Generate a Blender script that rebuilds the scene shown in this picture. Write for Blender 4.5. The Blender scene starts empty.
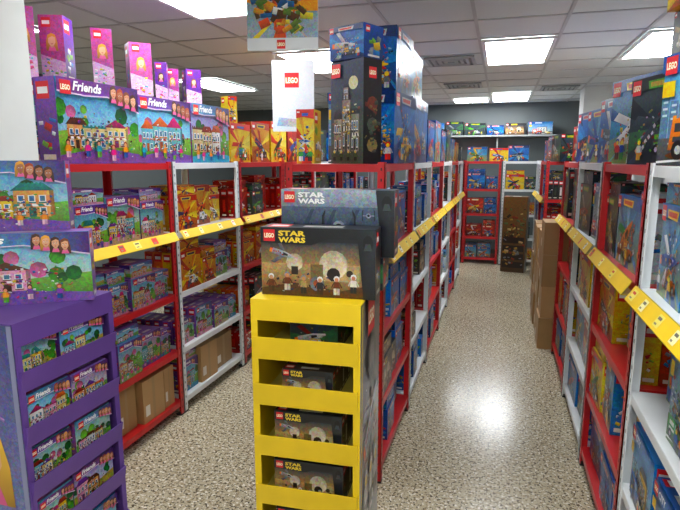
import bpy, math, random
from mathutils import Vector, Matrix
scene = bpy.context.scene

# ---------------------------------------------------------------- colours
def lin(c):
    return c/12.92 if c <= 0.04045 else ((c+0.055)/1.055)**2.4
_cc = {}
def H(s):
    if s not in _cc:
        t = s.lstrip('#')
        _cc[s] = tuple(lin(int(t[i:i+2], 16)/255.0) for i in (0, 2, 4))+(1.0,)
    return _cc[s]
def sh(c, k): return (min(c[0]*k, 1), min(c[1]*k, 1), min(c[2]*k, 1), 1.0)

# ---------------------------------------------------------------- materials
def new_mat(name):
    m = bpy.data.materials.new(name); m.use_nodes = True
    nt = m.node_tree
    b = nt.nodes['Principled BSDF']
    return m, nt, b

def mat_vcol(name, rough, busy=0.0, scale=70, metallic=0.0, spec=0.5, sat=1.0, val=1.0):
    m, nt, b = new_mat(name)
    at = nt.nodes.new('ShaderNodeAttribute'); at.attribute_name = 'Col'
    tc = nt.nodes.new('ShaderNodeTexCoord')
    b.inputs['Roughness'].default_value = rough
    b.inputs['Metallic'].default_value = metallic
    b.inputs['Specular IOR Level'].default_value = spec
    src = at.outputs['Color']
    if busy > 0:
        for sc, am, met in ((scale, busy, 'EUCLIDEAN'), (scale*2.3, busy*.9, 'CHEBYCHEV')):
            vo = nt.nodes.new('ShaderNodeTexVoronoi'); vo.inputs['Scale'].default_value = sc; vo.distance = met
            nt.links.new(tc.outputs['Object'], vo.inputs['Vector'])
            mx = nt.nodes.new('ShaderNodeMix'); mx.data_type = 'RGBA'; mx.blend_type = 'OVERLAY'
            mx.inputs[0].default_value = am
            nt.links.new(src, mx.inputs[6]); nt.links.new(vo.outputs['Color'], mx.inputs[7])
            src = mx.outputs[2]
    no = nt.nodes.new('ShaderNodeTexNoise'); no.inputs['Scale'].default_value = 9
    nt.links.new(tc.outputs['Object'], no.inputs['Vector'])
    mr = nt.nodes.new('ShaderNodeMapRange')
    mr.inputs['To Min'].default_value = 0.86*val; mr.inputs['To Max'].default_value = 1.1*val
    nt.links.new(no.outputs['Fac'], mr.inputs['Value'])
    hs = nt.nodes.new('ShaderNodeHueSaturation'); hs.inputs['Saturation'].default_value = sat
    nt.links.new(src, hs.inputs['Color']); nt.links.new(mr.outputs['Result'], hs.inputs['Value'])
    nt.links.new(hs.outputs['Color'], b.inputs['Base Color'])
    return m
M_PRINT = mat_vcol('printed_carton', 0.28, 0.27, 90, sat=1.06, val=.76)
M_CARD = mat_vcol('plain_card', 0.42, val=.9)
M_METAL = mat_vcol('painted_metal', 0.33)
MATS = [M_PRINT, M_CARD, M_METAL]

def mat_floor():
    m, nt, b = new_mat('terrazzo_floor')
    tc = nt.nodes.new('ShaderNodeTexCoord')
    def vor(scale, lo, hi, off):
        mp = nt.nodes.new('ShaderNodeMapping'); mp.inputs['Location'].default_value = (off, off*2, 0)
        nt.links.new(tc.outputs['Object'], mp.inputs['Vector'])
        no = nt.nodes.new('ShaderNodeTexNoise'); no.inputs['Scale'].default_value = scale
        no.inputs['Detail'].default_value = 1.5
        nt.links.new(mp.outputs['Vector'], no.inputs['Vector'])
        r = nt.nodes.new('ShaderNodeMapRange'); r.inputs['From Min'].default_value = lo; r.inputs['From Max'].default_value = hi
        nt.links.new(no.outputs['Fac'], r.inputs['Value'])
        return r.outputs['Result']
    cur = None
    for sc, lo, hi, off, col in ((1.2, .45, .8, 5, '#a1967e'), (50, .58, .61, 31, '#9c8b6c'), (64, .585, .61, 23, '#e2dbc8'), (56, .61, .63, 3, '#655945'), (80, .60, .625, 11, '#453c30')):
        mx = nt.nodes.new('ShaderNodeMix'); mx.data_type = 'RGBA'
        nt.links.new(vor(sc, lo, hi, off), mx.inputs[0])
        if cur is None: mx.inputs[6].default_value = H('#b9ad91')
        else: nt.links.new(cur, mx.inputs[6])
        mx.inputs[7].default_value = H(col)
        cur = mx.outputs[2]
    nt.links.new(cur, b.inputs['Base Color'])
    b.inputs['Roughness'].default_value = 0.2
    return m
def mat_plain(name, col, rough=0.8, nscale=6, amt=0.08):
    m, nt, b = new_mat(name)
    tc = nt.nodes.new('ShaderNodeTexCoord')
    no = nt.nodes.new('ShaderNodeTexNoise'); no.inputs['Scale'].default_value = nscale; no.inputs['Detail'].default_value = 5
    nt.links.new(tc.outputs['Object'], no.inputs['Vector'])
    mr = nt.nodes.new('ShaderNodeMapRange'); mr.inputs['To Min'].default_value = 1-amt; mr.inputs['To Max'].default_value = 1+amt
    nt.links.new(no.outputs['Fac'], mr.inputs['Value'])
    hs = nt.nodes.new('ShaderNodeHueSaturation'); hs.inputs['Color'].default_value = H(col)
    nt.links.new(mr.outputs['Result'], hs.inputs['Value'])
    nt.links.new(hs.outputs['Color'], b.inputs['Base Color'])
    b.inputs['Roughness'].default_value = rough
    return m
def mat_emit(name, col, s):
    m, nt, b = new_mat(name)
    b.inputs['Base Color'].default_value = H('#ffffff')
    b.inputs['Emission Color'].default_value = H(col)
    b.inputs['Emission Strength'].default_value = s
    return m
M_FLOOR = mat_floor()
M_WALL = mat_plain('wall_paint_white', '#dfe2de', 0.7)
M_WALLD = mat_plain('wall_paint_dark', '#596060', 0.5)
M_CEIL = mat_plain('ceiling_tile', '#d2d6d3', 0.9, 90, 0.10)
M_LAMP = mat_emit('lamp_diffuser', '#f6fbff', 21.5)

# ---------------------------------------------------------------- mesh builder
class MB:
    def __init__(s): s.V = []; s.F = []; s.C = []; s.M = []
    def add(s, pts, cols, mat=1):
        n = len(s.V); s.V.extend(pts); k = len(pts)
        s.F.append(tuple(range(n, n+k)))
        if isinstance(cols, tuple): s.C.extend(cols*k)
        else:
            for c in cols: s.C.extend(c)
        s.M.append(mat)
    def box(s, x0, y0, z0, x1, y1, z1, col, mat=1):
        a = [(x0,y0,z0),(x1,y0,z0),(x1,y1,z0),(x0,y1,z0),(x0,y0,z1),(x1,y0,z1),(x1,y1,z1),(x0,y1,z1)]
        for f in ((3,2,1,0),(4,5,6,7),(0,1,5,4),(1,2,6,5),(2,3,7,6),(3,0,4,7)):
            s.add([a[i] for i in f], col, mat)
    def obj(s, name, loc=(0,0,0), yaw=0.0, mats=None, parent=None):
        me = bpy.data.meshes.new(name)
        me.from_pydata(s.V, [], s.F)
        at = me.color_attributes.new(name='Col', type='FLOAT_COLOR', domain='CORNER')
        at.data.foreach_set('color', s.C)
        for m in (mats or MATS): me.materials.append(m)
        me.polygons.foreach_set('material_index', s.M)
        me.update()
        o = bpy.data.objects.new(name, me)
        o.location = loc; o.rotation_euler = (0, 0, math.radians(yaw))
        scene.collection.objects.link(o)
        if parent: o.parent = parent
        return o

# ---------------------------------------------------------------- lettering
_tx = {}
def text_geo(word, bold=0.02, shear=0.0):
    key = (word, bold, shear)
    if key in _tx: return _tx[key]
    cu = bpy.data.curves.new('tmp', 'FONT'); cu.body = word; cu.size = 1; cu.resolution_u = 2
    cu.offset = bold; cu.shear = shear
    o = bpy.data.objects.new('tmp', cu); scene.collection.objects.link(o)
    bpy.context.view_layer.update()
    me = bpy.data.meshes.new_from_object(o.evaluated_get(bpy.context.evaluated_depsgraph_get()))
    vs = [(v.co.x, v.co.y) for v in me.vertices]
    fs = [tuple(p.vertices) for p in me.polygons]
    bpy.data.objects.remove(o); bpy.data.curves.remove(cu); bpy.data.meshes.remove(me)
    x0 = min(v[0] for v in vs); x1 = max(v[0] for v in vs); y0 = min(v[1] for v in vs); y1 = max(v[1] for v in vs)
    vs = [((x-x0)/(x1-x0), (y-y0)/(y1-y0)) for x, y in vs]
    _tx[key] = (vs, fs)
    return _tx[key]

# ---------------------------------------------------------------- face painter
class Face:
    def __init__(s, mb, o, ex, ey, n, w, h, mat=0):
        s.mb = mb; s.o = o; s.ex = ex; s.ey = ey; s.n = n; s.w = w; s.h = h; s.k = 1; s.mat = mat
    def P(s, x, y):
        x = min(max(x, 0), s.w); y = min(max(y, 0), s.h); d = s.k*0.00004
        o, a, b, n = s.o, s.ex, s.ey, s.n
        return (o[0]+a[0]*x+b[0]*y+n[0]*d, o[1]+a[1]*x+b[1]*y+n[1]*d, o[2]+a[2]*x+b[2]*y+n[2]*d)
    def poly(s, pts, col, mat=None):
        s.mb.add([s.P(*p) for p in pts], col, s.mat if mat is None else mat); s.k += 1
    def rect(s, x0, y0, x1, y1, col, mat=None):
        s.poly([(x0,y0),(x1,y0),(x1,y1),(x0,y1)], col, mat)
    def grad(s, x0, y0, x1, y1, c0, c1):
        s.poly([(x0,y0),(x1,y0),(x1,y1),(x0,y1)], [c0, c0, c1, c1])
    def disc(s, x, y, r, col, n=9, ry=None, mat=None):
        ry = ry or r
        s.poly([(x+r*math.cos(2*math.pi*i/n), y+ry*math.sin(2*math.pi*i/n)) for i in range(n)], col, mat)
    def text(s, word, x, y, w, h, col, bold=0.02, shear=0.0):
        vs, fs = text_geo(word, bold, shear)
        for f in fs:
            s.mb.add([s.P(x+vs[i][0]*w, y+vs[i][1]*h) for i in f], col, 1)
        s.k += 1

W_ = H('#f4f4f0'); BK = H('#15161a'); RED = H('#d8141c'); YEL = H('#f7cf1d')
def logo(f, x, y, s, lod):
    f.rect(x, y, x+s, y+s, RED, 1)
    if lod >= 2:
        f.text('LEGO', x+s*.06, y+s*.28, s*.88, s*.42, H('#f7cf1d'), 0.07)
        f.text('LEGO', x+s*.08, y+s*.3, s*.84, s*.38, W_, 0.02)
    else:
        f.rect(x+s*.1, y+s*.3, x+s*.9, y+s*.68, W_, 1)

def minifig(f, x, y, s, tor, leg, hair, skin=None):
    skin = skin or YEL
    f.rect(x-.17*s, y, x-.01*s, y+.36*s, leg); f.rect(x+.01*s, y, x+.17*s, y+.36*s, sh(leg, .7))
    f.poly([(x-.2*s,y+.36*s),(x+.2*s,y+.36*s),(x+.14*s,y+.72*s),(x-.14*s,y+.72*s)], tor)
    f.poly([(x-.2*s,y+.66*s),(x-.32*s,y+.42*s),(x-.25*s,y+.38*s),(x-.13*s,y+.7*s)], sh(tor, .7))
    f.poly([(x+.13*s,y+.7*s),(x+.25*s,y+.38*s),(x+.32*s,y+.42*s),(x+.2*s,y+.66*s)], sh(tor, .7))
    f.disc(x, y+.9*s, .17*s, hair, 8); f.disc(x, y+.85*s, .12*s, skin, 8)
def vehicle(f, x, y, s, col, r, col2=None):
    col2 = col2 or W_
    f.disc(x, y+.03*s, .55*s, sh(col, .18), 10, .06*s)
    f.poly([(x-.5*s,y+.1*s),(x+.5*s,y+.1*s),(x+.48*s,y+.3*s),(x+.22*s,y+.33*s),(x+.12*s,y+.52*s),(x-.45*s,y+.5*s)], [sh(col,.5),sh(col,.6),col,col,sh(col,1.3),sh(col,1.2)])
    f.poly([(x-.02*s,y+.32*s),(x+.18*s,y+.32*s),(x+.1*s,y+.47*s),(x-.02*s,y+.47*s)], H('#9fd3ea'))
    f.rect(x-.42*s, y+.2*s, x-.05*s, y+.27*s, col2)
    f.rect(x-.4*s, y+.33*s, x-.1*s, y+.44*s, col2)
    for i in range(4): f.rect(x+s*(-.45+.13*i), y+.5*s, x+s*(-.38+.13*i), y+.54*s, sh(col, 1.3))
    for dx in (-.3, .3):
        f.disc(x+dx*s, y+.1*s, .13*s, BK, 10); f.disc(x+dx*s, y+.1*s, .06*s, H('#b9bcc0'), 8)
def building(f, x, y, w, h, wall, roof, r):
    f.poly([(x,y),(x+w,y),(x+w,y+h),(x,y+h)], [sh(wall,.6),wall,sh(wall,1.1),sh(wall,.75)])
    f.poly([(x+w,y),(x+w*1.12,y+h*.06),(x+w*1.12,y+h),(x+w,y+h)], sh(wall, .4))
    st = r.random()
    if st < .5:
        f.poly([(x-.08*w,y+h),(x+w*1.14,y+h),(x+.86*w,y+h*1.28),(x+.2*w,y+h*1.28)], [sh(roof,.6),sh(roof,.7),sh(roof,1.3),roof])
        for i in range(6): f.rect(x+w*(.2+i*.11), y+h*1.28, x+w*(.26+i*.11), y+h*1.31, roof)
    elif st < .75:
        f.poly([(x-.08*w,y+h),(x+w*1.12,y+h),(x+.5*w,y+h*1.42)], [sh(roof,.5),roof,sh(roof,1.3)])
    else:
        f.rect(x-.05*w, y+h, x+w*1.12, y+h*1.08, roof)
        for i in range(7): f.rect(x+w*(-.05+i*.17), y+h*1.08, x+w*(.04+i*.17), y+h*1.15, sh(roof, .8))
    if r.random() < .5:   # striped awning
        for i in range(6): f.poly([(x+w*(-.04+i*.18),y+h*.4),(x+w*(.14+i*.18),y+h*.4),(x+w*(.13+i*.16),y+h*.5),(x+w*(.01+i*.16),y+h*.5)], W_ if i % 2 else roof)
    for i in range(3):
        for j in range(2):
            if i == 1 and j == 0: f.rect(x+w*.4, y, x+w*.6, y+h*.36, sh(roof, .7)); continue
            a = x+w*(.1+i*.3); b = y+h*(.1+j*.47)
            f.rect(a, b, a+w*.2, b+h*.26, W_); f.rect(a+w*.03, b+h*.03, a+w*.17, b+h*.23, H('#3a7298'))
            f.rect(a-w*.01, b-h*.05, a+w*.21, b, roof)
def ship(f, x, y, s, ang, cols, r):
    ca, sa = math.cos(ang), math.sin(ang)
    def T(p): return [(x+s*(a*ca-b*sa), y+s*(a*sa+b*ca)) for a, b in p]
    f.poly(T([(-.1,-.1),(.1,-.08),(-.25,-.5),(-.45,-.48)]), [cols[1], sh(cols[1],1.3), sh(cols[1],.5), sh(cols[1],.6)])
    f.poly(T([(-.1,.1),(.1,.08),(-.25,.5),(-.45,.48)]), [sh(cols[1],.6), cols[1], sh(cols[1],1.3), cols[1]])
    f.poly(T([(-.5,-.12),(.1,-.12),(.55,-.03),(.55,.03),(.1,.12),(-.5,.12)]), [sh(cols[0],.5), sh(cols[0],.6), cols[0], sh(cols[0],1.4), sh(cols[0],1.3), cols[0]])
    f.poly(T([(0,-.06),(.22,-.03),(.22,.04),(0,.07)]), BK)
    for i in range(5):
        a = -.45+.1*i; b = r.uniform(-.08, .03)
        f.poly(T([(a,b),(a+.06,b),(a+.06,b+.06),(a,b+.06)]), cols[2])
    f.poly(T([(-.62,-.09),(-.5,-.09),(-.5,.09),(-.62,.09)]), H('#ff7a2a'))
def scatter(f, x0, y0, x1, y1, pal, n, r, smin, smax, tilt=.35):
    for i in range(n):
        x = r.triangular(x0, x1); y = r.triangular(y0, y1, y0+(y1-y0)*.35); a = r.gauss(0, tilt); s = r.uniform(smin, smax); t = s*r.uniform(.3, .9)
        ca, sa = math.cos(a), math.sin(a); c = H(r.choice(pal))
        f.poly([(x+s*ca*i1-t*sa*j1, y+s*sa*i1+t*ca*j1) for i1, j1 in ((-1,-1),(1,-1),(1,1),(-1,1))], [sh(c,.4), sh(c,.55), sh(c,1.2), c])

def portrait(f, x, y, s, hc, skin='#e9b48a', big=False):
    h = H(hc); sk = H(skin)
    f.poly([(x-.75*s,y-1.25*s),(x+.75*s,y-1.25*s),(x+.7*s,y-.2*s),(x+.45*s,y+.75*s),(x,y+.95*s),(x-.5*s,y+.7*s),(x-.72*s,y-.1*s)], [sh(h,.5),sh(h,.5),h,sh(h,1.5),sh(h,1.6),sh(h,1.3),h], 1)
    f.poly([(x-.5*s,y-1.25*s),(x+.5*s,y-1.25*s),(x+.3*s,y-.7*s),(x-.3*s,y-.7*s)], H('#d9578f'), 1)
    f.rect(x-.14*s, y-.85*s, x+.14*s, y-.4*s, sh(sk,.7), 1)
    f.poly([(x-.2*s,y-.66*s),(x+.2*s,y-.66*s),(x+.46*s,y-.2*s),(x+.44*s,y+.4*s),(x+.1*s,y+.55*s),(x-.42*s,y+.32*s),(x-.46*s,y-.2*s)], [sh(sk,.8),sh(sk,.8),sk,sk,sk,sk,sh(sk,.9)], 1)
    if big:
        for d in (-1, 1):
            f.disc(x+d*.19*s, y+.0*s, .09*s, W_, 8, .07*s, 1); f.disc(x+d*.19*s, y, .05*s, H('#3a2a20'), 6, .06*s, 1)
            f.poly([(x+d*.1*s,y+.14*s),(x+d*.3*s,y+.12*s),(x+d*.28*s,y+.17*s),(x+d*.1*s,y+.19*s)], sh(h,.7), 1)
        f.poly([(x-.03*s,y-.06*s),(x+.05*s,y-.2*s),(x-.05*s,y-.2*s)], sh(sk,.75), 1)
    f.poly([(x-.17*s,y-.36*s),(x,y-.47*s),(x+.17*s,y-.36*s),(x,y-.34*s)], H('#b8324a'), 1)

def art_friends(f, w, h, r, lod):
    f.grad(0, 0, w, h, H(r.choice(['#b4dde4','#c4e0e6','#dce2b8'])), H(r.choice(['#2a97cc','#46addc','#4fa7bc','#8a6fc0'])))
    g0, g1 = r.choice([('#3c7c20','#76b44c'),('#4c8c24','#8ac04a'),('#7a8a2c','#c0b84a')])
    g0 = H(g0); g1 = H(g1)
    f.poly([(0,0),(w,0),(w,.42*h),(.6*w,.36*h),(.3*w,.44*h),(0,.38*h)], [g0,g0,g1,g1,g1,g1])
    for i in range(14 if lod else 4):
        c = H(r.choice(['#1f6a2c','#479b2e','#1c5a28','#d26a98','#76b93e']))
        f.disc(w*r.uniform(.02,.95), h*r.uniform(.3,.66), h*r.uniform(.05,.12), [sh(c, .3+.14*k) for k in range(8)], 8)
    f.poly([(0,0),(w,0),(w,.12*h),(.5*w,.2*h),(0,.1*h)], H(r.choice(['#c6b48a','#d090ac','#88b460','#3c98bc','#7a52a0'])))
    walls = ['#f2da88','#f0a4bc','#f8f8f4','#f4d02a','#70c0c8','#eca860','#e0cc8c']; roofs = ['#6a2f90','#c8326e','#108078','#a2245c','#cc5a10','#5c2e12','#982a1a']
    bx = w*r.uniform(.03,.10)
    n = r.choice([2,3,3])
    for i in range(n):
        bw = w*r.uniform(.2,.29)
        building(f, bx, .17*h+h*r.uniform(-.03,.04), bw, h*r.uniform(.24,.44), H(r.choice(walls)), H(r.choice(roofs)), r)
        bx += bw*r.uniform(.85,1.1)
    if lod:
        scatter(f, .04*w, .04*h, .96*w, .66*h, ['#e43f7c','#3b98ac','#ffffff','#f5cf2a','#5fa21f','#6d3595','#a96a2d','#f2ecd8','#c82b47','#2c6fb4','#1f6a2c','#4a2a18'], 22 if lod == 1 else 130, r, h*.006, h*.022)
    for i in range(3 if lod < 2 else 5):
        minifig(f, w*(.1+.17*i+r.uniform(-.04,.04)), .03*h+h*r.uniform(0,.06), h*.2, H(r.choice(['#e83e8c','#27a6b4','#7d4ba8','#f3952b'])), H(r.choice(['#2b5fa5','#f1c5d8','#6bb23a'])), H(r.choice(['#4a2410','#e7a22a','#26191a','#a0391a'])), H('#e9a47a'))
    p0, p1, p2 = [H(q) for q in r.choice([('#7c46a4','#6c53b4','#3c1560'),('#5fa0c8','#4a8ac0','#4b1f74'),('#8a4a9a','#7a45a4','#3c1560')])]
    f.poly([(0,h),(0,.84*h),(.3*w,.82*h),(.58*w,.84*h),(w,.68*h),(w,h)], [p0,p0,p1,p1,p2,p2])
    f.poly([(0,.85*h),(0,.83*h),(.3*w,.81*h),(.58*w,.83*h),(w,.67*h),(w,.69*h),(.58*w,.845*h),(.3*w,.825*h)], H('#e8d4f2'))
    if lod:
        hs = min(h*.1, w*.075); hcs = ['#6b3616','#c98c23','#3f2516','#8f3410','#3b1d0c']; r.shuffle(hcs)
        for i in range(4 if lod == 2 else 2): portrait(f, w*.66+i*hs*1.18, h*.90-(i*.25)*hs, hs, hcs[i], r.choice(['#e0a47a','#d09068','#a86a44']), lod == 2)
    s = min(w*.14, h*.16); logo(f, w*.03, h-.03*h-s, s, lod)
    if lod: f.text('Friends', w*.03+s*1.15, h-s*.86, w*.34, s*.70, W_, .03, .25)
    else: f.rect(w*.27, h*.86, w*.62, h*.93, W_)

def art_spine(f, w, h, r, lod):
    c = H(r.choice(['#b03f90','#7a3fa0','#6a3498','#c7589c']))
    f.grad(0, 0, w, h, sh(c,.7), c)
    f.poly([(0,0),(w,0),(w,h*.3),(0,h*.42)], H('#d9b0d4'))
    scatter(f, 0, 0, w, h*.4, ['#e94f8a','#5bb8cc','#ffffff','#f5d33a','#7fc23f'], 20, r, h*.01, h*.03)
    portrait(f, w*.5, h*.62, min(w*.34, h*.12), r.choice(['#6b3616','#c98c23','#3f2516']))
    s = min(w*.5, h*.14); logo(f, w*.12, h*.96-s, s, 1)

def art_city(f, w, h, r, lod):
    sky = H(r.choice(['#1f7fcb','#2a8fd8','#1763b0','#3a6a94']))
    f.grad(0, 0, w, h, H('#b4d4e2'), sky)
    x = 0
    while x < w:
        b = w*r.uniform(.06,.13); hh = h*r.uniform(.35,.62)
        f.rect(x, .2*h, x+b, hh, H(r.choice(['#6f98b2','#8aacc0','#5f86a3'])))
        for k in range(3): f.rect(x+b*.2, hh-h*(.05+.06*k), x+b*.8, hh-h*(.03+.06*k), H('#cfe2ea'))
        x += b*1.1
    g = H(r.choice(['#5a5d5e','#5a8a38','#9a8f6c'])); f.grad(0, 0, w, .25*h, sh(g,.5), g)
    f.poly([(0,.02*h),(w,.1*h),(w,.13*h),(0,.04*h)], W_)
    building(f, w*r.uniform(.3,.5), .2*h, w*.36, h*.36, H(r.choice(['#f0ede0','#e9b62b','#c9442d','#f2f2ee','#b85a34'])), H(r.choice(['#b02a20','#1d5fae','#555b60'])), r)
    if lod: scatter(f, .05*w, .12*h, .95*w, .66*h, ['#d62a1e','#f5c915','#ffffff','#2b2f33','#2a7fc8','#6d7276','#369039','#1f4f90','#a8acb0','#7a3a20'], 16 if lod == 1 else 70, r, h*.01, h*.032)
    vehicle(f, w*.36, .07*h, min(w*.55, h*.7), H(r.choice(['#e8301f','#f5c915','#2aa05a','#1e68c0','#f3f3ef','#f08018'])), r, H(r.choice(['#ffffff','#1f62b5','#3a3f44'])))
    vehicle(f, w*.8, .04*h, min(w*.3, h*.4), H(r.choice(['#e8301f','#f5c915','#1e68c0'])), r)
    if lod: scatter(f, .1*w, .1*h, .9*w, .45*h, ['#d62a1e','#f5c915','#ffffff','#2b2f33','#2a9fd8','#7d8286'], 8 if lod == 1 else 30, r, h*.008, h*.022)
    for i in range(3): minifig(f, w*r.uniform(.1,.9), .03*h, h*.2, H(r.choice(['#1e68c0','#d62a1e','#f08018'])), H('#2d3f66'), H(r.choice(['#5a3420','#ffffff','#d62a1e'])))
    f.poly([(0,h),(0,.84*h),(.5*w,.81*h),(w,.88*h),(w,h)], [H('#0f4f9e'),H('#0f4f9e'),H('#1f70c0'),H('#3a90cc'),H('#1f70c0')])
    f.rect(.02*w, .62*h, .14*w, .76*h, YEL)
    s = min(w*.18, h*.16); logo(f, w*.03, h*.98-s, s, lod)
    if lod: f.text('CITY', w*.03+s*1.2, h*.985-s*.85, w*.24, s*.62, W_, .04)
    else: f.rect(w*.27, h*.87, w*.55, h*.94, W_)

def art_space(f, w, h, r, lod, white=False):
    if white:
        f.grad(0, 0, w, h*.76, H('#161d28'), H('#56677c'))
        f.grad(0, .74*h, w, h, H('#7d8998'), H('#a4aebb'))
        for i in range(3):
            f.poly([(w*(.1+.2*i),h*.1),(w*(.16+.2*i),h*.1),(w*(.3+.2*i),h*.7),(w*(.27+.2*i),h*.7)], H('#34435a'))
        f.poly([(0,0),(w*.5,.12*h),(w,.3*h),(w,0)], H('#4a1c18'))
        scatter(f, .04*w, .04*h, .86*w, .4*h, ['#2b3034','#4d5767','#6e2a1e','#77808a','#0e1014','#8a4a30'], 50, r, h*.006, h*.02)
        for x0, y0, q in ((.52,.44,.24),(.2,.34,.15),(.78,.62,.09)):
            for sg in (-1, 1):
                a = w*(x0+sg*q*.5); b = w*(x0+sg*q*.62)
                f.poly([(a,h*(y0-q*1.1)),(b,h*(y0-q*.7)),(b,h*(y0+q*.7)),(a,h*(y0+q*1.1))], H('#0c0e12'))
                f.poly([(a,h*(y0-q*.9)),((a+b)/2,h*(y0-q*.6)),((a+b)/2,h*(y0+q*.6)),(a,h*(y0+q*.9))], H('#3c4654'))
            f.rect(w*(x0-q*.55), h*(y0-q*.1), w*(x0+q*.55), h*(y0+q*.1), H('#8d98a6'))
            f.disc(w*x0, h*y0, w*q*.24, [sh(H('#a6b0bc'), .4+.1*k) for k in range(10)], 10); f.disc(w*x0, h*y0, w*q*.13, BK, 8)
    else:
        f.grad(0, 0, w, h*.5, H('#6a4822'), H('#c8a068'))
        f.grad(0, h*.48, w, h*.8, H('#a08050'), H('#2b3442'))
        f.poly([(0,.1*h),(.3*w,.2*h),(.7*w,.1*h),(w,.22*h),(w,0),(0,0)], H('#563614'))
        c = H('#e0d0b0')
        f.rect(w*.44, h*.24, w*.86, h*.48, H('#bca070'))
        f.disc(w*.64, h*.48, h*.21, [sh(c,.45+.06*k) for k in range(14)], 14)
        f.poly([(w*.44,h*.24),(w*.55,h*.24),(w*.55,h*.48),(w*.44,h*.48)], H('#7a6238'))
        f.disc(w*.64, h*.34, h*.1, H('#241810'), 10); f.disc(w*.78, h*.36, h*.05, H('#3a2a18'), 10)
        f.rect(w*.22, h*.32, w*.38, h*.5, H('#a58a5c')); f.disc(w*.3, h*.5, h*.13, [sh(c,.4+.09*k) for k in range(10)], 10)
        f.rect(w*.27, h*.32, w*.33, h*.44, H('#2c1e12'))
    g = [H('#9ba0a5'), H('#6d7378'), H('#c0392b')]
    if not white:
        if lod: scatter(f, .04*w, .04*h, .88*w, .36*h, ['#2b3034','#6d7277','#4e2a16','#a7854c','#c8cacb','#6a1f16','#1d3a60','#d6c8a8','#1e1c1a'], 14 if lod == 1 else 60, r, h*.006, h*.022)
        ship(f, w*.2, h*.62, w*.2, r.uniform(-.3,.3), [H('#a9adb1'), g[1], H('#b33a2a')], r)
        f.disc(w*.5, h*.2, h*.11, [sh(H('#7a7e84'), .4+.1*k) for k in range(10)], 10); f.disc(w*.5, h*.2, h*.06, H('#a5532e'), 10)
        for i in range(6 if lod else 2):
            minifig(f, w*(.09+.145*i), .03*h+h*r.uniform(0,.07), h*.26, H(r.choice(['#6b3a1a','#e4e1d6','#23262a','#b79a62'])), H(r.choice(['#4a3018','#d9d5c8','#222222'])), H(r.choice(['#2a1408','#8d9297','#f0f0f0'])), H('#d89868'))
        f.poly([(0,h),(0,.78*h),(.45*w,.76*h),(.6*w,.85*h),(w,.85*h),(w,h)], BK)
    f.poly([(.9*w,0),(w,0),(w,h),(.84*w,h)], [H('#121418'), H('#121418'), H('#2a2f38'), H('#181b20')])
    f.disc(.935*w, .8*h, .045*w, H('#08090c'), 10, .12*h); f.poly([(w*.9,h*.7),(w*.97,h*.7),(w*.955,h*.8),(w*.915,h*.8)], H('#3d4348'))
    s = min(w*.14, h*.17); logo(f, w*.03, h*.97-s, s, lod)
    c = W_ if white else H('#f2cf2e')
    if lod:
        f.text('STAR', w*.03+s*1.3, h*.965-s*.5, w*.24, s*.46, c, .04)
        f.text('WARS', w*.03+s*1.3, h*.965-s*1.05, w*.24, s*.46, c, .04)
    else: f.rect(w*.27, h*.84, w*.55, h*.94, c)
def art_spacew(f, w, h, r, lod): art_space(f, w, h, r, lod, True)

def art_burst(f, w, h, r, lod, bg0, bg1, ray, pal):
    f.grad(0, 0, w, h, H(bg0), H(bg1))
    cx, cy = w*.5, h*.42
    for i in range(7):
        a = i*.9+r.random(); R = max(w, h)*.7; c = H(ray[i % len(ray)])
        f.poly([(cx,cy),(cx+R*math.cos(a),cy+R*math.sin(a)),(cx+R*math.cos(a+.3),cy+R*math.sin(a+.3))], [sh(c,1.2), c, sh(c,.6)])
    if lod: scatter(f, .08*w, .08*h, .94*w, .78*h, pal, 18 if lod == 1 else 60, r, h*.01, h*.035, .6)
    ship(f, w*.45, h*.42, min(w*.6, h*.8), r.uniform(-.5,.9), [H(r.choice(pal)), H(r.choice(pal)), H(r.choice(pal))], r)
    vehicle(f, w*.6, h*.12, min(w*.45, h*.5), H(r.choice(pal)), r, H(r.choice(pal)))
    if lod: scatter(f, .12*w, .1*h, .9*w, .7*h, pal, 14 if lod == 1 else 55, r, h*.006, h*.024, .6)
    for i in range(3): minifig(f, w*r.uniform(.1,.9), .05*h, h*.24, H(r.choice(pal)), H(r.choice(pal)), H(r.choice(pal)))
    f.poly([(0,h),(0,.84*h),(.4*w,.86*h),(w,.82*h),(w,h)], H(ray[-1]))
    s = min(w*.18, h*.17); logo(f, w*.03, h*.98-s, s, lod)
    f.poly([(w*.3,h*.86),(w*.7,h*.85),(w*.74,h*.95),(w*.28,h*.95)], H(pal[0]))
    f.poly([(w*.33,h*.88),(w*.66,h*.875),(w*.69,h*.93),(w*.32,h*.93)], H(pal[1]))
def art_fire(f, w, h, r, lod): art_burst(f, w, h, r, lod, '#a0401a', '#f6b22c', ['#ffe04a','#f2851b','#b8301a'], ['#f7d81e','#2a2c66','#e8451a','#1b5f8e','#ffffff','#c02010','#3a2414'])
def art_dark(f, w, h, r, lod): art_burst(f, w, h, r, lod, '#1a2028', '#3b4c52', ['#3a6a44','#2a4058','#161b22'], ['#57a62c','#c5a03a','#8d9297','#8a1f1f','#38414a','#c0c0c0'])
def art_hero(f, w, h, r, lod): art_burst(f, w, h, r, lod, '#0a2c68', '#2a78d0', ['#2f8ad0','#1c58b0','#0f306c'], ['#c0c3c6','#d8281e','#f2b71c','#17203a','#2f80c0','#5d6368'])
def art_creator(f, w, h, r, lod): art_burst(f, w, h, r, lod, '#8a9a4c', '#2585cd', ['#4ea0d0','#7fb6d5','#1659a8'], ['#f6c51a','#d9261c','#ffffff','#2d8f38','#d36b1b','#2a52a8','#6a3a20'])
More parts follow.
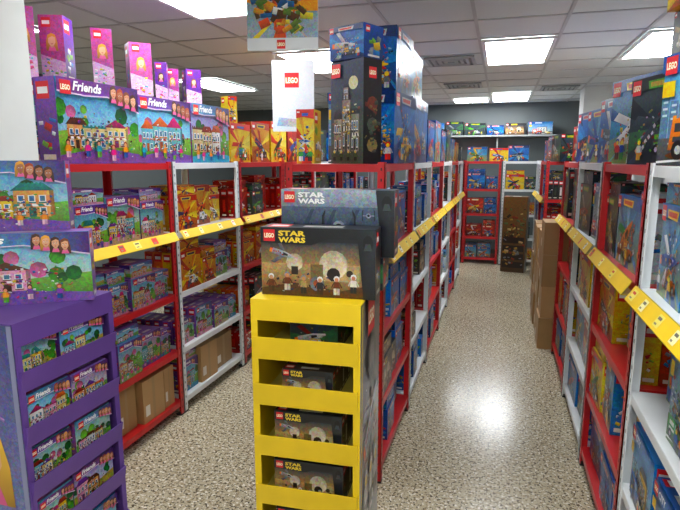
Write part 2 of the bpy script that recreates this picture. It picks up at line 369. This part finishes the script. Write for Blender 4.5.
def art_red(f, w, h, r, lod): art_burst(f, w, h, r, lod, '#5a1410', '#c8281c', ['#e8401f','#a01a14','#b8201a'], ['#f6c51a','#ffffff','#222222','#8d9297','#d9261c','#2a52a8'])
def art_sun(f, w, h, r, lod): art_burst(f, w, h, r, lod, '#f0c21c', '#f6d62a', ['#f8e060','#f3a41a','#e8301f'], ['#d9261c','#2462b8','#3d9f48','#ffffff','#222222','#e37b1b'])
def art_castle(f, w, h, r, lod):
    f.grad(0, 0, w, h, H('#4f5a4a'), H('#37465c'))
    f.disc(w*.7, h*.78, w*.14, H('#d8d4aa'), 14)
    for i in range(3):
        x = w*(.1+.27*i); building(f, x, .12*h, w*.24, h*(.32, .5, .36)[i], H(('#a89a82','#95897a','#8d8a7a')[i]), H('#3b3a40'), r)
    building(f, w*.42, .62*h, w*.14, h*.12, H('#95897a'), H('#3b3a40'), r)
    if lod: scatter(f, .05*w, .08*h, .95*w, .62*h, ['#aa8d5a','#f0c55a','#645a4e','#c5c3ba','#8f5a4c','#6f8a5a','#e8ddb8'], 90, r, w*.012, w*.04)
    for i in range(4): minifig(f, w*(.15+.22*i), .03*h, h*.1, H('#4a5a3a'), BK, H('#c9c5b8'))
    s = min(w*.3, h*.13); logo(f, w*.06, h*.97-s, s, lod)
def art_quest(f, w, h, r, lod):
    f.grad(0, 0, w, h, H('#4a3018'), H('#8a6234'))
    scatter(f, .02*w, .3*h, .98*w, .95*h, ['#c79a4c','#5e3a1c','#e3c480','#2c1c10','#9a3a20','#6b7a4a'], 60, r, w*.03, w*.09, .8)
    for i in range(4): f.rect(w*.06, h*(.06+.11*i), w*.94, h*(.14+.11*i), H('#241812'))
    scatter(f, .08*w, .06*h, .92*w, .46*h, ['#c79a4c','#8a8f94','#e3c480','#9a3a20'], 24, r, w*.04, w*.09)
def art_plainbox(f, w, h, r, lod):
    f.rect(w*.44, 0, w*.56, h, H('#a98a5c'), 1); f.rect(w*.1, h*.15, w*.3, h*.4, H('#e7e2d6'), 1)

THEMES = {
 'friends': (art_friends, ['#6b3f96','#a85fa8','#7a4ba3','#8b5bb4']),
 'spine': (art_spine, ['#7a3fa0','#b64a94','#6a3498']),
 'city': (art_city, ['#1d63b3','#2478c8','#1a4f98']),
 'space': (art_space, ['#1c1e24','#2a2d36','#3a2d22']),
 'spacew': (art_spacew, ['#2c3440','#3a4656']),
 'fire': (art_fire, ['#e9641a','#f6ae1c','#c83a18','#f2c21c']),
 'dark': (art_dark, ['#22282e','#333a42','#3a4a38']),
 'hero': (art_hero, ['#1c62cc','#2a82e0','#1448a0']),
 'creator': (art_creator, ['#2a80c8','#4aa0dc','#d9e6ea']),
 'red': (art_red, ['#b81c18','#8a1614','#d83020']),
 'sun': (art_sun, ['#f4c81c','#f7d84a']),
 'castle': (art_castle, ['#1b1814','#221f20']),
 'quest': (art_quest, ['#3a2818','#4a3420']),
 'carton': (art_plainbox, ['#a8824f','#b8905c','#9c7848']),
}
def tbox(mb, cx, y0, z, w, d, h, theme, r, lod=1, rot=0.0, cheap=False, back=False):
    fn, sides = THEMES[theme]
    col = H(r.choice(sides))
    cy = y0+d/2; ca, sa = math.cos(rot), math.sin(rot)
    tmp = MB()
    tmp.box(-w/2, -d/2, 0, w/2, d/2, h, col, 1)
    if not cheap:
        f = Face(tmp, (-w/2,-d/2,0), (1,0,0), (0,0,1), (0,-1,0), w, h); fn(f, w, h, r, lod)
        if back:
            f = Face(tmp, (w/2,d/2,0), (-1,0,0), (0,0,1), (0,1,0), w, h); fn(f, w, h, r, min(lod, 1))
    if theme != 'carton':
        s = min(d*.8, h*.2)
        for sx in (1, -1):
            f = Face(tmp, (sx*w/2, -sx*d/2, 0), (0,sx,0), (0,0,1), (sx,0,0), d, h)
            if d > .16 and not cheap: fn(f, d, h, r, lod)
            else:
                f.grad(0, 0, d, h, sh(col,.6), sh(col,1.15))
                if theme == 'castle':
                    logo(f, d*.3, h*.82, d*.4, 2)
                    for k in range(3): f.disc(d*.5, h*(.18+.2*k), d*.3, H(['#8a7a4a','#4f5a4a','#7a3a2c'][k]), 8, h*.07)
                    scatter(f, d*.1, h*.05, d*.9, h*.75, ['#8a7a4a','#4f5a4a','#7a3a2c','#2b2826'], 30, r, d*.04, d*.12)
                else:
                    logo(f, d*.1, h*.95-s, s, 0)
                    if not cheap or lod == 2:
                        pal = ['#ffffff','#d8281e','#f2c71c','#2a82d0','#7fc23f','#8d9297']
                        scatter(f, d*.1, h*.12, d*.9, h*.65, pal, 8, r, d*.06, d*.18)
                    else: f.rect(d*.3, h*.2, d*.7, h*.62, W_ if r.random() < .4 else H(r.choice(sides)))
                    f.rect(d*.2, h*.05, d*.8, h*.11, H('#e9e2d0'))
        f = Face(tmp, (-w/2,-d/2,h), (1,0,0), (0,1,0), (0,0,1), w, d)
        s = min(d*.7, w*.2); logo(f, w*.04, d*.15, s, 0); f.rect(w*.35, d*.3, w*.7, d*.65, H('#d6d2ca'))
    n = len(mb.V)
    mb.V.extend([(cx+x*ca-y*sa, cy+x*sa+y*ca, z+zz) for x, y, zz in tmp.V])
    mb.F.extend([tuple(i+n for i in f) for f in tmp.F]); mb.C.extend(tmp.C); mb.M.extend(tmp.M)

def toy_box(cx, cy, z, w, d, h, yaw, theme, lod=2, seed=0, name='toy_box'):
    mb = MB(); r = random.Random(seed or int(abs(cx*1000+cy*777+z*55)))
    tbox(mb, 0, -d/2, 0, w, d, h, theme, r, lod, 0, back=True)
    return mb.obj(name, (cx, cy, z), yaw)

# ---------------------------------------------------------------- shelving
SHZ = [.10, .44, .81, 1.20, 1.63]
def shelf_unit(loc, yaw, W, D, colname, strip=True, shz=SHZ, Ht=1.64, seed=1):
    col = H({'red': '#bb181d', 'white': '#dcdfdf', 'grey': '#9aa0a4'}[colname]); r = random.Random(seed)
    hole = H('#4a1a1a' if colname == 'red' else '#7a7e80')
    mb = MB(); p = .036; t = .004; g = .002
    for ix in (0, 1):
        for iy in (0, 1):
            x0 = g if ix == 0 else W-p-g; y0 = 0 if iy == 0 else D-p
            yy = 0 if iy == 0 else D-t
            mb.box(x0, yy, 0, x0+p, yy+t, Ht, col, 2)
            xx = g if ix == 0 else W-t-g
            mb.box(xx, y0, 0, xx+t, y0+p, Ht, col, 2)
            mb.box(x0-.001, y0-.001, 0, x0+p+.001, y0+p+.001, .012, BK, 1)
            z = .05
            while z < Ht-.03:
                if iy == 0: mb.box(x0+.014, yy-.0008, z, x0+.022, yy, z+.014, hole, 1)
                sx = xx-.0008 if ix == 0 else xx+t
                mb.box(sx, y0+.014, z, sx+.0008, y0+.022, z+.014, hole, 1)
                z += .05
    for z in shz:
        mb.box(g*2, .005, z-.006, W-g*2, D-.005, z, col, 2)
        for (a, b, c, d) in ((.006,.004,W-.006,.009),(.006,D-.009,W-.006,D-.004),(.008,.008,.012,D-.008),(W-.012,.008,W-.008,D-.008)):
            mb.box(a, b, z-.036, c, d, z-.003, col, 2)
    if strip:
        a0, a1 = .025, W-.025; zb = 1.162; hh = .05
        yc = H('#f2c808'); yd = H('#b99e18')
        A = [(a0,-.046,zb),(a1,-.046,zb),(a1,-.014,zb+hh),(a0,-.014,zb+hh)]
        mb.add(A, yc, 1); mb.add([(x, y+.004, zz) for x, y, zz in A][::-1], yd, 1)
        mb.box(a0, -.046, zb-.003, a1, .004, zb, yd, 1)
        x = .05
        def q(u, v, k=.001): return (u, -.046+.032*v-k, zb+hh*v+k*.5)
        while x < W-.1:
            w = r.uniform(.035,.055); cc = H(r.choice(['#fbf3b0','#fbfaf2','#f6e46a','#fbf3b0','#e53a22']))
            mb.add([q(x,.18),q(x+w,.18),q(x+w,.86),q(x,.86)], cc, 1)
            mb.add([q(x+.008,.58,.002),q(x+w-.01,.58,.002),q(x+w-.01,.74,.002),q(x+.008,.74,.002)], H('#6a6452') if r.random() < .6 else H('#d8281e'), 1)
            mb.add([q(x+.008,.28,.002),q(x+w-.02,.28,.002),q(x+w-.02,.38,.002),q(x+.008,.38,.002)], H('#8a8468'), 1)
            x += w+r.uniform(.08,.22)
    return mb.obj('metal_shelving_unit', loc, yaw)

def stock(loc, yaw, W, D, themes, seed, lod=1, shz=SHZ, big=False, both=False, name='toy_box_stock'):
    r = random.Random(seed); mb = MB()
    for li in range(len(shz)-1):
        th = themes[li % len(themes)]
        if th is None: continue
        if isinstance(th, str): th = [th]
        z0 = shz[li]+.001; gap = shz[li+1]-.04-z0
        x = .045
        while x < W-.12:
            t = r.choice(th)
            w = r.uniform(.17, .29) if not big else r.uniform(.22, .40)
            if x+w > W-.045: w = W-.045-x
            if w < .07: break
            dth = r.uniform(.055, .085) if w < .3 else r.uniform(.08,.11)
            hh = min(gap*.97, w*r.uniform(.7,1.05)) if not big else gap*r.uniform(.68,.97)
            hh = max(hh, gap*.5)
            y0 = r.uniform(.012, .05) if r.random() < .8 else r.uniform(.06,.12)
            if t == 'carton': hh = gap*r.uniform(.7,.95); dth = .3 if D > .4 else .2
            y = y0; k = 0; rot = r.uniform(-.04, .04)
            ymax = D*(.5 if both else 1)-.02
            nmax = r.choice([4,5,6,9])
            while y+dth < ymax and k < nmax:
                hk = hh*(1 if k == 0 else r.uniform(.96, 1))
                tbox(mb, x+w/2+r.uniform(-.003,.003), y, z0, w-.016, dth-.002, hk, t, r, lod, rot if w > .12 else 0, cheap=(k > 0))
                y += dth+.001; k += 1
            if both:
                tb = r.choice(th)
                tbox(mb, x+w/2, D-.02-dth, z0, w-.014, dth-.002, hh, tb, r, 0, math.pi)
            rem = gap-hh
            if rem > .075 and w > .16 and r.random() < .65:
                h2 = min(rem-.01, r.uniform(.055,.08))
                tbox(mb, x+w/2, y0+.005, z0+hh+.001, w-.03, min(.18, ymax-y0-.02), h2, t, r, 0)
            x += w+r.uniform(.0,.008)
    return mb.obj(name, loc, yaw)

# ================================================================= ROOM
def shell(name, x0, y0, z0, x1, y1, z1, mat):
    mb = MB(); mb.box(x0, y0, z0, x1, y1, z1, W_, 0)
    return mb.obj(name, (0,0,0), 0, [mat])
XL, XR, YF, YB, ZC = -5.0, 1.75, -2.4, 9.85, 2.6
shell('floor', XL, YF, -.1, XR, YB, 0, M_FLOOR)
shell('ceiling', XL, YF, ZC, XR, YB, ZC+.1, M_CEIL)
shell('wall_right', XR, YF, 0, XR+.1, YB, ZC, M_WALL)
shell('wall_left', XL-.1, YF, 0, XL, YB, ZC, M_WALLD)
shell('wall_back', XL, YB, 0, XR, YB+.1, ZC, M_WALLD)
shell('wall_front', XL, YF-.1, 0, XR, YF, ZC, M_WALL)
mb = MB(); gc = H('#b9bcb9')
x = -.22-.6*7
while x < XR:
    mb.box(x-.012, YF, ZC-.006, x+.012, YB, ZC, gc, 1); x += .6
y = 2.25-.6*7
while y < YB:
    mb.box(XL, y-.012, ZC-.0065, XR, y+.012, ZC, gc, 1); y += .6
mb.obj('trim_1')
def lamp(x0, y0, l=1.2):
    mb = MB(); w = .6
    z = ZC-.008
    fr = H('#eef0ee')
    for a in ((.014,.014,w-.014,.05),(.014,l-.05,w-.014,l-.014),(.014,.05,.045,l-.05),(w-.045,.05,w-.014,l-.05)):
        mb.box(a[0], a[1], -.016, a[2], a[3], 0, fr, 0)
    mb.box(.045, .05, -.012, w-.045, l-.05, -.002, W_, 1)
    mb.box(w/2-.004, .05, -.016, w/2+.004, l-.05, -.012, fr, 0)
    mb.obj('ceiling_light_panel', (x0, y0, z), 0, [M_CARD, M_LAMP])
for x0, y0 in ((-.22,-1.95),(-.22,.45),(-.22,4.65),(-.22,8.25),(-2.02,-1.35),(-2.02,2.25),(-2.02,4.65),(-2.02,7.65),(.98,4.65),(.98,1.05),(-3.82,2.25),(-3.82,5.85)):
    lamp(x0, y0)
lamp(-.82, 8.85, .6)
def vent(x0, y0):
    mb = MB(); s = .6; g = H('#a3a8a5')
    mb.box(.07, .07, -.003, s-.07, s-.07, 0, H('#5a5e5e'), 1)
    for i in range(4):
        a = .07+i*.055; b = s-a
        for q in ((a,a,b,a+.03),(a,b-.03,b,b),(a,a+.03,a+.03,b-.03),(b-.03,a+.03,b,b-.03)):
            mb.box(q[0], q[1], -.014, q[2], q[3], -.003, g, 1)
    mb.obj('ceiling_air_vent', (x0, y0, ZC-.007), 0)
for a in ((-.82,5.25),(.38,7.65),(-.82,7.05)): vent(*a)
shell('column', -2.42, 1.56, 0, -1.955, 1.94, ZC, M_WALL)
shell('column', 1.0, 8.0, 0, 1.42, 8.42, ZC, M_WALL)
mb = MB(); mb.box(XR-.012, YF, 0, XR, YB, .09, H('#6a5f52'), 1); mb.obj('baseboard_right')
mb = MB(); mb.box(XL, YB-.012, 0, XR, YB, .09, H('#4a4038'), 1); mb.obj('baseboard_back')

# ================================================================= LEFT ROW (faces +X)
LX = -1.93; D = .48
LT = [['friends'],['fire'],['fire','dark','red'],['dark','space','red'],['hero','dark'],['hero','city'],['city','dark']]
LC = ['red','white','red','red','white','red','white']
yy = 2.05
for i in range(7):
    W = .86 if i == 0 else .88
    shelf_unit((LX, yy, 0), 90, W, D, LC[i], seed=i+3)
    th = LT[i]
    t = [th]*4
    if i == 0: t = [['carton'],th,th,th]
    if i == 1: t = [['carton','friends'],['friends'],['fire','friends'],['fire','sun','fire']]
    stock((LX, yy, 0), 90, W, D, t, 40+i, lod=2 if i < 1 else 1 if i < 3 else 0)
    yy += W+.004

# ================================================================= CENTRAL ROW (faces +X)
CX = -.52; DC = .5
CC = ['red','white','red','white','red','white']
CT = [['space','dark','hero'],['hero','city','space'],['city','hero','red'],['city','creator','fire'],['hero','dark','red'],['fire','hero']]
yy = 2.5
for i in range(6):
    shelf_unit((CX, yy, 0), 90, .89, DC, CC[i], seed=i+13)
    stock((CX, yy, 0), 90, .89, DC, [CT[i]]*4, 70+i, lod=1 if i < 4 else 0, both=True)
    yy += .9
# ================================================================= RIGHT ROW (faces -X)
RX = .49; DR = .5
RC = ['white','red','white','red','white','white','red','white']
RT = [[['hero','red'],['sun','city'],['creator','city','fire'],['city','creator']],
      [['hero','hero','red'],['sun','creator','city'],['fire','sun','creator','red'],['city','creator','dark']],
      [['dark','hero'],['city','creator','red'],['sun','fire','creator'],['hero','city','dark']],
      [['city','hero'],['fire','city'],['dark','red'],['hero','dark']],
      [['carton'],['hero'],['dark','city'],['city','red']],
      [['carton'],['carton'],['carton','hero'],['hero','dark']],
      [['carton'],['carton'],['hero','red'],['dark','hero']],
      [['hero'],['dark'],['city'],['city']]]
yy = 1.22
for i in range(8):
    if i in (4, 5):
        shelf_unit((.70, yy+.89, 0), -90, .89, .30, RC[i], seed=i+23)
        stock((.70, yy+.89, 0), -90, .89, .30, RT[i], 110+i, lod=0)
    else:
        shelf_unit((RX, yy+.89, 0), -90, .89, DR, RC[i], seed=i+23)
        stock((RX, yy+.89, 0), -90, .89, DR, RT[i], 110+i, lod=2 if i < 2 else 1 if i < 4 else 0, big=(i < 4))
    yy += .905
shelf_unit((RX, .31+.89, 0), -90, .89, DR, 'red', seed=31)
stock((RX, .31+.89, 0), -90, .89, DR, RT[0], 131, lod=1, big=True)
mb = MB(); r = random.Random(77)
for cx, n in ((1.15,4),(.78,3),(.40,3),(.0,3)):
    z = 0
    for k in range(n):
        hh = .33 if n == 3 else .28
        tbox(mb, cx+r.uniform(-.01,.01), r.uniform(0,.02), z, .34, .28, hh, 'carton', r, 0); z += hh+.001
mb.obj('shipping_carton_pile', (.37, 6.22, 0), -90)

# ================================================================= BACK ROW (faces -Y)
for i, (x0, c, t) in enumerate(((-1.42,'red',['fire','dark']),(-.56,'red',['hero','creator','red']),(.02,'white',['sun','city','fire','dark']),)):
    W = .84 if i == 0 else .56
    shelf_unit((x0, 8.85, 0), 0, W, .42, c, strip=False, seed=50+i)
    stock((x0, 8.85, 0), 0, W, .42, [t]*4, 60+i, lod=1)
for x, w, h, t in ((-1.2,.34,.2,'hero'),(-.8,.34,.22,'dark'),(-.38,.3,.22,'creator'),(-.05,.28,.2,'sun'),(.24,.3,.24,'hero'),):
    toy_box(x, 9.0, 1.632, w, .2, h, 0, t, 1)
mb = MB(); mb.box(-2.6, 9.45, 2.03, .95, 9.84, 2.055, H('#8f9492'), 2)
for x in (-2.5,-1.3,-.1,.9): mb.box(x, 9.5, 1.85, x+.02, 9.84, 2.03, H('#8f9492'), 2)
mb.obj('wall_shelf')
mb = MB(); r = random.Random(5); x = -2.5
while x < .6:
    w = r.uniform(.2,.4); tbox(mb, x+w/2, 9.5, 0, w-.01, .25, r.uniform(.12,.24), r.choice(['hero','dark','city','space','dark']), r, 0); x += w+.02
mb.obj('toy_box_stock', (0,0,2.056))
toy_box(.24, 8.45, 0, .34, .3, 1.12, -8, 'quest', 1, 7, 'cardboard_display_carton')

# ================================================================= DISPLAY STANDS
def display(loc, yaw, main, inner, side, seed, W=.42, Dp=.42, Ht=1.135):
    mb = MB(); t = .008; r = random.Random(seed)
    c = H(main); ci = H(inner)
    mb.box(0, 0, 0, t, Dp, Ht, c, 1); mb.box(W-t, 0, 0, W, Dp, Ht, c, 1)
    mb.box(t, Dp-t, 0, W-t, Dp, Ht, ci, 1)
    mb.box(0, 0, Ht, W, Dp, Ht+.006, c, 1)
    hd = .075
    mb.box(t, 0, Ht-hd, W-t, .006, Ht, c, 1)
    mb.box(t, -.001, 0, t+.018, .005, Ht-hd, c, 1); mb.box(W-t-.018, -.001, 0, W-t, .005, Ht-hd, c, 1)
    lips = [1.0, .815, .605, .395, .185] if side == 'space' else [.98, .79, .595, .40, .20]
    lh = .085 if side == 'space' else .07
    zs = [l-lh for l in lips]
    for z in zs:
        mb.box(t, .004, z, W-t, Dp-t, z+.006, ci, 1)
        a, b, y1, y2 = z-.006, z+lh, -.002, -.016
        mb.add([(t,y1,a),(W-t,y1,a),(W-t,y2,b),(t,y2,b)], c, 1)
        mb.add([(t,y1+.004,a),(t,y2+.004,b),(W-t,y2+.004,b),(W-t,y1+.004,a)], ci, 1)
        mb.add([(t,y2,b),(W-t,y2,b),(W-t,y2+.004,b),(t,y2+.004,b)], c, 1)
        for xx in (t, W-t): mb.add([(xx,y1,a),(xx,y1+.006,a),(xx,y2+.018,b),(xx,y2,b)], c, 1)
    mb.box(t, 0, 0, W-t, .006, .09, c, 1)
    for sx in (0, 1):
        if sx: f = Face(mb, (W,0,0), (0,1,0), (0,0,1), (1,0,0), Dp, Ht)
        else: f = Face(mb, (0,Dp,0), (0,-1,0), (0,0,1), (-1,0,0), Dp, Ht)
        if side == 'space':
            f.grad(0, 0, Dp, Ht, H('#8b8f94'), H('#4a4540'))
            f.grad(0, 0, Dp, Ht*.62, H('#7d8088'), H('#cbc3b4'))
            scatter(f, .03, .05, Dp-.03, Ht*.7, ['#e9e6df','#8d9297','#7e5a42','#c7a56c','#a24f42','#c9a24a','#f4f4f0','#3b5a80'], 120, r, .008, .03)
            ship(f, Dp*.5, Ht*.55, .3, .6, [H('#c9cdd1'), H('#8d9398'), H('#b33a2a')], r)
            for k in range(3): minifig(f, Dp*(.25+.25*k), Ht*.2, .2, H('#d9d6cc'), H('#6a5540'), H('#e7e7e7'))
            f.disc(Dp*.5, Ht*.78, .09, H('#23262c'), 12); f.poly([(Dp*.35,Ht*.7),(Dp*.65,Ht*.7),(Dp*.58,Ht*.82),(Dp*.42,Ht*.82)], H('#5b6067'))
            logo(f, Dp*.28, Ht*.87, .14, 2)
            f.rect(0, 0, .012, Ht, c, 1)
        else:
            f.grad(0, 0, Dp, Ht, H('#8f98c8'), H('#5f5f96'))
            scatter(f, .03, .05, Dp-.03, Ht*.9, ['#e94f8a','#ffffff','#c9a2dc','#6fc3d8'], 40, r, .006, .016)
            for k in range(4): portrait(f, Dp*(.30+.30*(k % 2)+.1*(k//3)), Ht*(.80-.21*k), .14, ['#7b4626','#e0a93a','#3f2516','#9f4420'][k], '#e9b48a', True)
            f.rect(Dp-.02, 0, Dp, Ht, H('#8d8fae'), 1)
            logo(f, Dp*.3, Ht*.92, .08, 2)
    o = mb.obj('cardboard_display_stand', loc, yaw)
    mb = MB()
    for li, z in enumerate(zs):
        z0 = z+.007
        gap = .165
        if side == 'space':
            if li == 0:
                tbox(mb, W*.52, .09, z0, .19, .27, .135, 'dark', r, 1); continue
            w = [.0, .20, .27, .28, .27][li]; dth = .05; y = .03
            for k in range(6):
                tbox(mb, W*.5, y, z0, w, dth-.002, [0,.13,.165,.17,.17][li], 'space', r, 2 if k == 0 else 0, cheap=k > 0); y += dth
        else:
            x = .035
            while x < W-.13:
                w = r.choice([.17,.2]) if x < .06 else W-.03-x
                w = min(w, W-.03-x); dth = .06; y = .02+r.uniform(0,.02)
                for k in range(5):
                    tbox(mb, x+w/2, y, z0, w-.01, dth-.002, gap*r.uniform(.85,.97), 'friends', r, 2 if k == 0 else 0, cheap=k > 0); y += dth
                x += w
    mb.obj('toy_box_stock', loc, yaw)
    return o
display((-.875, 1.78, 0), 3, '#f2cc12', '#e0cb62', 'space', 9)
display((-1.45, 1.27, 0), 90, '#644394', '#523778', 'friends', 19, W=.46)

toy_box(-.645, 1.93, 1.142, .44, .12, .26, 4, 'space', 2, 21)
toy_box(-.64, 2.10, 1.142, .42, .15, .13, 3, 'dark', 1, 22)
toy_box(-.62, 2.10, 1.273, .46, .12, .262, 3, 'spacew', 2, 23)
toy_box(-1.655, 1.50, 1.142, .50, .09, .255, 34, 'friends', 2, 24)
toy_box(-1.715, 1.54, 1.398, .42, .08, .25, 32, 'friends', 2, 38)

# ================================================================= TOPS OF THE LEFT ROW
T = 1.632
toy_box(-2.04, 2.38, T, .54, .13, .40, 86, 'friends', 2, 36)
toy_box(-2.04, 2.94, T, .51, .13, .38, 88, 'friends', 2, 32)
toy_box(-2.04, 3.48, T, .51, .13, .39, 90, 'friends', 2, 39)
toy_box(-2.28, 2.4, T, .5, .14, .41, 88, 'friends', 1, 34)
toy_box(-2.28, 2.95, T, .5, .14, .37, 90, 'friends', 1, 35)
for i, (x, y, w, h, yw, z) in enumerate(((-2.27,2.23,.09,.33,50,T+.412),(-2.25,2.42,.12,.33,20,T+.412),(-2.04,2.50,.10,.28,40,T+.401),(-2.04,2.80,.12,.29,48,T+.381),(-2.04,3.02,.07,.22,30,T+.381),(-2.04,3.14,.07,.20,30,T+.381),(-2.04,3.36,.10,.22,45,T+.391))):
    toy_box(x, y, z, w, .12, h, yw, 'spine', 1, 80+i)
for i, (y, w, h, t) in enumerate(((3.98,.34,.3,'sun'),(4.36,.36,.33,'fire'),(4.76,.36,.36,'sun'),(5.16,.36,.38,'red'),(5.56,.36,.34,'space'),(6.0,.4,.36,'dark'),(6.5,.4,.34,'hero'),(7.0,.4,.3,'dark'),(7.5,.4,.3,'hero'))):
    toy_box(-2.1, y, T, w, .2, h, 90, t, 1, 120+i)
toy_box(-2.06, 3.92, T+.301, .08, .1, .2, 60, 'sun', 1, 133)
# ================================================================= TOPS OF THE CENTRAL ROW
toy_box(-.72, 2.72, T, .23, .13, .50, -30, 'castle', 2, 41)
toy_box(-.72, 2.72, T+.501, .22, .15, .155, -25, 'hero', 2, 42)
toy_box(-.93, 2.60, T, .09, .12, .26, 3, 'sun', 1, 43)
toy_box(-.64, 3.15, T, .42, .2, .38, 84, 'hero', 2, 44)
toy_box(-.65, 3.15, T+.381, .42, .2, .33, 88, 'hero', 2, 45)
toy_box(-.64, 3.62, T, .44, .2, .40, 90, 'hero', 2, 46)
toy_box(-.65, 3.62, T+.401, .44, .2, .28, 90, 'creator', 1, 47)
toy_box(-.88, 3.3, T, .44, .2, .40, -90, 'city', 1, 48)
for i, (y, h, t) in enumerate(((4.1,.44,'hero'),(4.6,.33,'hero'),(5.1,.36,'creator'),(5.6,.30,'hero'),(6.15,.34,'dark'),(6.7,.26,'city'),(7.3,.24,'fire'))):
    toy_box(-.68, y, T, .44, .22, h, 90, t, 1, 150+i)

# ================================================================= TOPS OF THE RIGHT ROW
toy_box(.65, 1.86, T, .50, .14, .35, -70, 'city', 2, 51)
toy_box(.66, 1.82, T+.351, .54, .26, .13, -86, 'castle', 1, 52)
toy_box(.64, 1.80, T+.482, .54, .26, .20, -84, 'fire', 2, 53)
toy_box(.64, 2.40, T, .42, .14, .34, -72, 'dark', 2, 54)
toy_box(.66, 2.90, T, .46, .14, .40, -72, 'creator', 2, 55)
toy_box(.87, 2.25, T, .44, .12, .36, -76, 'city', 1, 56)
for i, (y, h, t, w) in enumerate(((3.40,.36,'hero',.44),(3.9,.34,'creator',.44),(4.4,.36,'hero',.44),(4.95,.3,'city',.44),(5.5,.30,'dark',.44),(6.1,.36,'red',.4),(6.7,.3,'dark',.4),(7.2,.3,'city',.4),(7.8,.28,'hero',.4))):
    toy_box(.84 if 4.8 < y < 6.6 else .68, y, T, w, .2, h, -82, t, 1, 170+i)
toy_box(.6, 0.95, T, .44, .2, .36, -90, 'city', 1, 190)

# ================================================================= HANGING POSTERS
def poster(cx, cy, zc, w, h, yaw, kind, seed):
    mb = MB(); r = random.Random(seed)
    mb.box(-w/2, -.004, -h/2, w/2, .004, h/2, W_, 1)
    for sgn in (1, -1):
        f = Face(mb, (-sgn*w/2, -sgn*.004, -h/2), (sgn,0,0), (0,0,1), (0,-sgn,0), w, h)
        if kind == 'action':
            f.grad(0, 0, w, h, H('#a8b6c2'), H('#6f90ac'))
            for k in range(7):
                a = k*.9; f.poly([(w*.5,h*.5),(w*.5+.3*math.cos(a),h*.5+.3*math.sin(a)),(w*.5+.3*math.cos(a+.3),h*.5+.3*math.sin(a+.3))], H(['#f6a21c','#f7e04a','#e8551a'][k%3]))
            scatter(f, w*.05, h*.2, w*.95, h*.95, ['#f6a21c','#e8551a','#f7e04a','#2a6fb0','#5a3a1a','#6b8f3a','#ffffff'], 90, r, .006, .03, .8)
            f.rect(0, 0, w, h*.16, H('#d6d9da'), 1)
            logo(f, w*.42, h*.02, w*.12, 2)
        else:
            f.grad(0, 0, w, h, H('#e2e8ee'), H('#f2f4f6'))
            logo(f, w*.3, h*.62, w*.34, 2)
            f.poly([(w*.1,h*.08),(w*.85,h*.05),(w*.8,h*.16),(w*.15,h*.2)], [H('#8fb4d4'),H('#e2d8a8'),H('#dca89c'),H('#a8c4dc')])
    for x in (-w/2+.02, w/2-.02):
        mb.box(x-.0008, -.0008, h/2, x+.0008, .0008, ZC-.007-zc, H('#c0c0c0'), 1)
    mb.obj('hanging_poster', (cx, cy, zc), yaw)
poster(-1.0, 2.45, 2.32, .33, .34, 12, 'action', 3)
poster(-1.36, 3.5, 2.07, .28, .46, 14, 'fig', 4)

# ================================================================= CAMERA
th = math.radians(16.46); ph = math.radians(9.98)
Fv = Vector((-math.sin(th)*math.cos(ph), math.cos(th)*math.cos(ph), -math.sin(ph)))
Rv = Vector((math.cos(th), math.sin(th), 0)); Uv = Rv.cross(Fv)
cam = bpy.data.cameras.new('camera'); co = bpy.data.objects.new('camera', cam)
m = Matrix((Rv, Uv, -Fv)).transposed().to_4x4(); m.translation = Vector((0, 0, 1.65))
co.matrix_world = m; cam.lens = 28.59; cam.sensor_width = 36; cam.clip_start = .02
scene.collection.objects.link(co); scene.camera = co

wd = bpy.data.worlds.new('world'); scene.world = wd; wd.use_nodes = True
wd.node_tree.nodes['Background'].inputs[0].default_value = (.8, .9, 1, 1)
wd.node_tree.nodes['Background'].inputs[1].default_value = .3
scene.view_settings.view_transform = 'Standard'
scene.view_settings.exposure = 0.0
